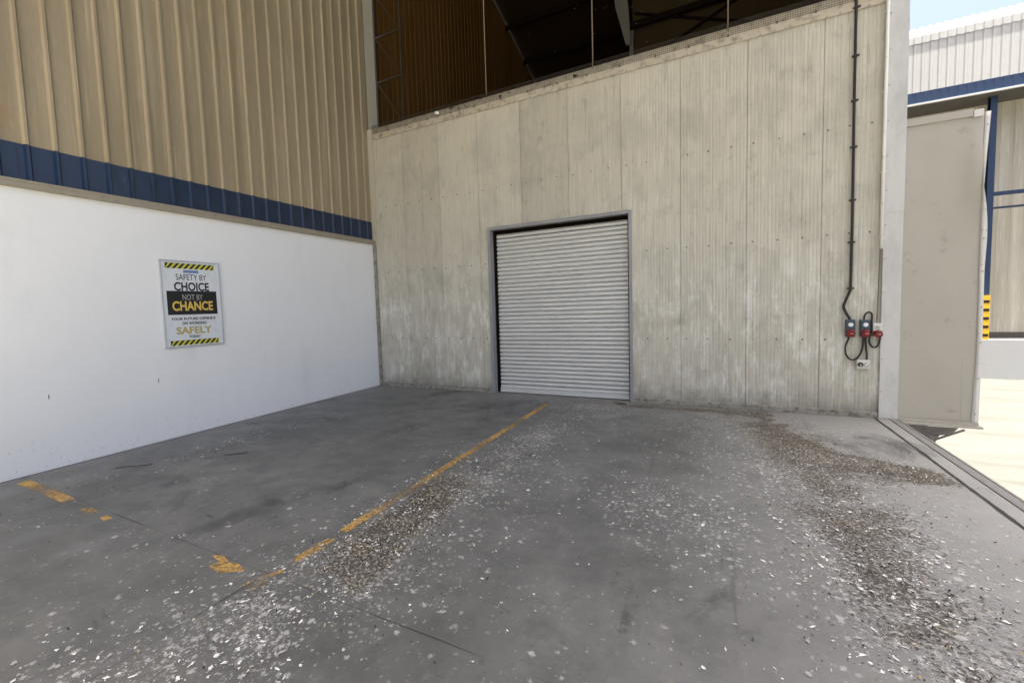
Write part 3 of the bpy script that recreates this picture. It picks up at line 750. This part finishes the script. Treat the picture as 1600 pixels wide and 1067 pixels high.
# ------------------------------------------------------------------ bent wing panel hanging off the dock edge
wg = thing('wing_panel', (8.8,.05,0), 'tall bent grey beige metal side panel hanging beyond the dock edge', 'panel')
def edge(z):   # x of the sheet's right edge and its bulge
    pts = [(-.03,9.113,.0),(.865,9.136,.0),(1.85,9.128,.0),(2.40,9.121,-.01),(2.585,9.113,-.03),(2.79,9.099,-.055),(3.3,9.111,-.015),(3.7,9.134,.03)]
    for (a,xa,ya),(b,xb,yb) in zip(pts, pts[1:]):
        if z <= b:
            t = max(0,(z-a)/(b-a)); return xa+(xb-xa)*t, ya+(yb-ya)*t
    return pts[-1][1:]
mb = MB(); NZ = 60; NXX = 14; rows = []
for j in range(NZ+1):
    z = -.02+3.64*j/NZ; xe, ye = edge(z); row = []
    for i in range(NXX+1):
        f = i/NXX; x = 8.425+(xe-8.425)*f
        crease = -.03*math.exp(-((f-.93)/.10)**2)*max(0, 1-abs(z-3.05)/.6)
        y = .05+ye*f**6+.004*mnoise.noise((x*3, z*1.2, 2.))+crease
        row.append((x,y,z))
    rows.append(row)
mb.grid(rows)
o = mb.build('panel_sheet', WING, wg)
def WD(z):
    p = [(-.03,.055),(.865,.038),(1.85,.037),(2.2,.050),(2.4,.046),(2.58,.030),(2.79,.004),(3.3,.034),(3.7,.044)]
    for (a,u),(b,v) in zip(p, p[1:]):
        if z <= b: return u+(v-u)*max(0,(z-a)/(b-a))
    return .044
mb = MB(); fa = []; fb_ = []   # right hand flange, buckled
for j in range(NZ+1):
    z = -.02+3.67*j/NZ; xe, ye = edge(z); wdt = WD(z)
    cur = [(xe-.002,.05+ye-.012,z),(xe+wdt,.05+ye-.016-.02*math.exp(-((z-2.79)/.3)**2),z),(xe+wdt,.05+ye+.05,z)]
    fa.append(cur[:2]); fb_.append(cur[1:])
mb.grid(fa); mb.grid(fb_)
fg = mb.build('edge_flange', WINGT, wg, solid=.003)
for z in (.12,.55,.98,1.4,1.82,2.2,2.55,3.1,3.5):
    xe, ye = edge(z); MB().disc((xe+.022,.05+ye-.012,z), (0,-1,0), .009, .007, 8).build('screw', STEEL, wg)
mb = MB(); mb.box(8.425, 9.02, .028, .075, 3.615, 3.70); mb.build('top_rail', WING, wg, bevel=.003)
mb = MB(); mb.box(9.022, 9.105, .022, .08, 3.60, 3.68); mb.build('top_rail', WINGT, wg, bevel=.003)
mb = MB(); mb.box(8.424, 9.20, -.01, .09, -.055, -.028); mb.box(8.424, 9.17, .02, .03, -.028, .012); mb.build('bottom_rail', WING, wg, bevel=.003)
for z0, z1, x in ((.05,.80,9.02),):
    MB().box(x-.0015, x+.0015, .0470, .0500, z0, z1).build('seam', WING, wg)
bk = thing('support_bracket', (8.6,.1,-.3), 'grimy torn steel bracket and strut under the bent side panel', 'bracket')
mb = MB()
for P in ([(8.44,.0,-.06),(8.99,.0,-.06),(8.93,-.01,-.14),(8.83,.02,-.17),(8.78,-.02,-.26),(8.70,.03,-.28),(8.58,.0,-.20),(8.44,.05,-.24)],
          [(8.44,.08,-.06),(8.75,.10,-.06),(8.70,.12,-.30),(8.44,.1,-.42)]):
    c = tuple(sum(p[i] for p in P)/len(P)+(.02 if i == 1 else 0) for i in range(3))
    for p, q in zip(P, P[1:]+P[:1]): mb.poly([c, p, q])
mb.build('bracket_plate', RUST, bk, solid=.004)
MB().bar((8.44,.0,-.42), (9.04,-.01,-.075), .02, .02).build('strut', RUST, bk)

# ------------------------------------------------------------------ warehouse across the yard
FX0, FX1 = -6., 44.; FY = 12.48
fb = thing('warehouse', (14,13.3,-1.2), 'cream warehouse across the sunny yard with white ribbed parapet and navy band', 'building')
mb = MB(); pr_ = [(0,7.94),(0,9.42)]
rib_sheet(mb, FX0, FX1, lambda x: (7.94, 9.46), lambda x,d,z: (x,12.30-d,z), .196, .03, .10, .05, .035)
mb.build('parapet_sheet', FARP, fb)
mb = MB(); arc = [(0,9.44),(0.,9.66),(.03,9.80),(.10,9.91),(.22,9.98),(.5,10.03),(1.6,10.12)]
us = [(FX0,0)]; k = math.ceil((FX0-.03+.05)/.196)
while .03+k*.196+.05 < FX1:
    c = .03+k*.196; us += [(c-.05,0),(c-.025,.035),(c+.025,.035),(c+.05,0)]; k += 1
us.append((FX1,0))
for (a,da),(b,db) in zip(us, us[1:]):
    for i in range(len(arc)-1):
        (y0,z0),(y1,z1) = arc[i],arc[i+1]
        f0 = min(1,y0/.25); f1 = min(1,y1/.25); yy = 12.284
        mb.poly([(a,yy+y0-da*(1-f0),z0+da*f0),(b,yy+y0-db*(1-f0),z0+db*f0),(b,yy+y1-db*(1-f1),z1+db*f1),(a,yy+y1-da*(1-f1),z1+da*f1)])
mb.build('eave_sheet', FARP, fb)
mb = MB(); x = FX0
while x < FX1:
    mb.box(x, x+.192, 12.27, 12.31, 7.60, 7.945); x += .196
mb.build('navy_band', FARB, fb)
mb = MB(); mb.box(FX0, FX1, 12.24, 12.32, 7.545, 7.60); mb.build('band_trim', FART, fb)
mb = MB(); mb.box(FX0, FX1, 12.32, 13.35, 7.50, 7.56); mb.build('soffit', SOFF, fb)
mb = MB(); mb.box(FX0, FX1, 13.35, 13.45, .0, .22); mb.build('wall_base', SOFF, fb)
mb = MB(); rib_sheet(mb, FX0, FX1, lambda x: (.22, 9.9), lambda x,d,z: (x,13.36-d,z), .30, 0, .03, .014, .006)
mb.build('facade', FARW, fb)
mb = MB(); mb.box(FX0, FX1, 13.38, 26, 9.85, 10.05); mb.build('roof', FARP, fb)
mb = MB(); mb.box(FX0, FX1, FY, 13.34, -1.25, .03); 
tag(mb.build('loading_dock', FARD), 'low white concrete dock along the foot of the cream warehouse', 'loading dock')
fc = thing('steel_column', (13.93,12.65,.03), 'navy steel column with yellow and black striped foot at the far dock edge', 'column')
mb = MB(); mb.box(13.845, 13.995, 12.56, 12.58, .03, 7.50); mb.box(13.845,13.995,12.74,12.76,.03,7.5); mb.box(13.91,13.93,12.58,12.74,.03,7.5); mb.build('column_section', FARB, fc)
mb = MB(); mb.box(13.80, 14.00, 12.50, 12.55, .035, 1.43, 0)
for k in range(5):
    z = .13+.265*k; mb.box(13.83, 13.985, 12.497, 12.503, z, z+.09, 1)
mb.build('striped_guard', [YEL, BLACK], fc)
mb = MB(); mb.bar((13.99,12.66,4.56), (20,12.66,4.56), .11, .11)
tag(mb.build('girt_beam', FARB), 'upper navy horizontal beam on the warehouse right of its column', 'beam')
mb = MB(); mb.bar((13.99,12.66,4.13), (20,12.66,4.13), .06, .06)
tag(mb.build('girt_beam', FARBD), 'lower thin dark horizontal beam on the warehouse right of its column', 'beam')

# ------------------------------------------------------------------ litter and droppings
random.seed(11)
DROP = [simple('dropping_white', (.78,.775,.74), .85, var=.12, scale=40), simple('dropping_grey', (.38,.375,.35), .9, var=.2, scale=40)]
CHAFF = [simple('chaff_tan', (.33,.265,.155), .9, var=.25, scale=50), simple('chaff_pale', (.56,.52,.42), .9, var=.2, scale=50), simple('chaff_brown', (.085,.058,.030), .9, var=.3, scale=50), simple('chaff_black', (.028,.022,.018), .9, var=.3, scale=50), simple('chaff_white', (.66,.65,.60), .9, var=.12, scale=50)]
def flake(mb, x, y, s, z, tilt, mi, asp, n):
    s *= .55+.45*min(1, -y/4.5)
    a0 = random.uniform(0, 2*PI); ca = math.cos(a0); sa = math.sin(a0)
    tx = random.uniform(-tilt, tilt); ty = random.uniform(-tilt, tilt); P = []
    for k in range(n):
        a = 2*PI*k/n; r = s*random.uniform(.45, 1.2)
        u = r*math.cos(a); v = r*math.sin(a)*asp
        X = u*ca-v*sa; Y = u*sa+v*ca
        P.append((x+X, y+Y, z+X*tx+Y*ty))
    lo = min(p[2] for p in P)
    if lo < .002: P = [(p[0],p[1],p[2]-lo+.002) for p in P]
    mb.poly(P, mi)
mw = MB(); mc = MB()
def inside(x, y): return .03 < x < 8.33 and y < -.05 and not (y > -.02)
for x0,y0,x1,y1,w,nw,nt_,nd in SEG:
    for cnt, kind in ((nw,0),(nt_,1),(int(nd*1.5),2)):
        for i in range(cnt):
            t = random.random(); s_ = w*(1.25 if kind == 0 else (.8 if random.random() < .7 else 1.7))
            x = x0+(x1-x0)*t+random.gauss(0, s_); y = y0+(y1-y0)*t+random.gauss(0, s_*1.1)
            if not inside(x, y): continue
            if mnoise.noise((x*3.1, y*3.1, kind*5.))+.6*mnoise.noise((x*8., y*8., kind*3.)) < random.uniform(-.55,.15): continue
            if kind == 0:
                mi = 0 if random.random() < .5 else 1; R_ = random.choice((.005,.008,.011,.015,.020,.026))
                flake(mw, x, y, R_*random.uniform(.45,.85), random.uniform(.0045,.0065), .08, mi, random.uniform(.3,.8), 11)
                for q in range(random.randint(0, 3)):
                    flake(mw, x+random.gauss(0,R_*.9), y+random.gauss(0,R_*.9), R_*random.uniform(.1,.35), random.uniform(.0045,.0065), .1, mi, random.uniform(.25,.9), 7)
            elif kind == 1:
                for q in range(2): flake(mc, x+random.gauss(0,.02), y+random.gauss(0,.02), random.choice((.003,.004,.0055,.007,.0095))*random.uniform(.7,1.2), random.uniform(.004,.018), .9, random.choice((0,0,0,1,1,4,2,2)), random.uniform(.35,.9), 5)
            else:
                for q in range(2): flake(mc, x+random.gauss(0,.02), y+random.gauss(0,.02), random.choice((.003,.0045,.006,.008))*random.uniform(.7,1.2), random.uniform(.004,.016), .8, random.choice((2,3,3)), random.uniform(.25,.8), 5)
for i in range(1500):
    x = random.uniform(2.2, 8.15); y = random.uniform(-7.2, -.2)
    if mnoise.noise((x*.9, y*.9, 2.)) < random.uniform(-.5,.35): continue
    R_ = random.choice((.003,.004,.005,.007,.012)); mi = 0 if random.random() < .45 else 1
    flake(mw, x, y, R_*random.uniform(.5,.9), .005, 0, mi, random.uniform(.3,.8), 10)
    for q in range(random.randint(0, 2)): flake(mw, x+random.gauss(0,R_*1.2), y+random.gauss(0,R_*1.2), R_*random.uniform(.12,.35), .005, 0, mi, random.uniform(.3,.9), 6)
for i in range(260):
    x = random.uniform(.2, 8.15); y = random.uniform(-7.2, -.1)
    flake(mc, x, y, random.uniform(.003,.010), .006, .5, random.choice((2,3)), random.uniform(.3,.8), 5)
tag(mw.build('bird_droppings', DROP), 'white and grey bird droppings spattered in bands over the grey dock floor', 'droppings', None, 'stuff')
tag(mc.build('chaff_litter', CHAFF), 'tan and dark feather and chaff litter lying in drifts on the dock floor', 'litter', None, 'stuff')
tag(MB().tube(smooth_path([(.68,-5.14,.012),(.78,-5.04,.016),(.86,-4.97,.012),(.93,-4.90,.014)],4), .004, 6).build('twig', DARK), 'long thin dark twig on the floor near the white wall', 'twig')
tag(MB().bar((1.36,-4.36,.012), (1.55,-4.20,.014), .035, .012).build('wood_splinter', RUST, bevel=.003), 'short flat dark wooden splinter on the floor left of centre', 'splinter')
scr = MB()
for k in range(14):
    a = random.uniform(0, PI); x = 5.08+random.gauss(0,.06); y = -.26+random.gauss(0,.03); L = random.uniform(.03,.09)
    scr.bar((x-L*math.cos(a),y-L*math.sin(a),.006+random.random()*.01),(x+L*math.cos(a),y+L*math.sin(a),.02+random.random()*.02),.006,.003)
tag(scr.build('straw_wisp', CHAFF[2]), 'small dark wisp of straw at the right foot of the roller door', 'straw')

# ------------------------------------------------------------------ camera
cam = bpy.data.cameras.new('camera'); co = bpy.data.objects.new('camera', cam); COL.objects.link(co)
yaw, pitch, roll = .491714546, .0688846444, -.0347086658
fw = Vector((-math.sin(yaw)*math.cos(pitch), math.cos(yaw)*math.cos(pitch), -math.sin(pitch)))
rr = Vector((math.cos(yaw), math.sin(yaw), 0)); uu = rr.cross(fw)
r2 = rr*math.cos(roll)+uu*math.sin(roll); u2 = -rr*math.sin(roll)+uu*math.cos(roll)
co.matrix_world = Matrix(((r2.x,u2.x,-fw.x,6.372273),(r2.y,u2.y,-fw.y,-7.4170),(r2.z,u2.z,-fw.z,1.6),(0,0,0,1)))
cam.sensor_width = 36; cam.lens = 695.3/1600*36; cam.shift_x = (800-744.97)/1600; cam.shift_y = -(533.5-528.65)/1600
cam.clip_start = .05; cam.clip_end = 2000
S.camera = co

# ------------------------------------------------------------------ light
ELEV, AZ = math.radians(87), math.radians(180)      # high noon sun, slightly from behind the camera (-Y)
sun = bpy.data.lights.new('sun', 'SUN'); so = bpy.data.objects.new('sun', sun); COL.objects.link(so)
sun.energy = 4.9; sun.angle = math.radians(.53); sun.color = (1, .975, .875)
d = Vector((math.sin(AZ)*math.cos(ELEV), math.cos(AZ)*math.cos(ELEV), math.sin(ELEV)))
so.rotation_euler = d.to_track_quat('Z', 'Y').to_euler()
w = bpy.data.worlds.new('World'); S.world = w; w.use_nodes = True
nt_ = w.node_tree; bg = nt_.nodes['Background']
sk = nt_.nodes.new('ShaderNodeTexSky'); sk.sky_type = 'NISHITA'; sk.sun_disc = False
sk.sun_elevation = ELEV; sk.sun_rotation = AZ; sk.dust_density = 9; sk.air_density = 1.0
nt_.links.new(sk.outputs[0], bg.inputs['Color']); bg.inputs['Strength'].default_value = .063
S.view_settings.view_transform = 'Standard'; S.view_settings.look = 'None'
S.view_settings.exposure = 2.68; S.view_settings.gamma = 1
S.cycles.max_bounces = 10; S.cycles.diffuse_bounces = 7; S.cycles.glossy_bounces = 3
S.cycles.use_denoising = True
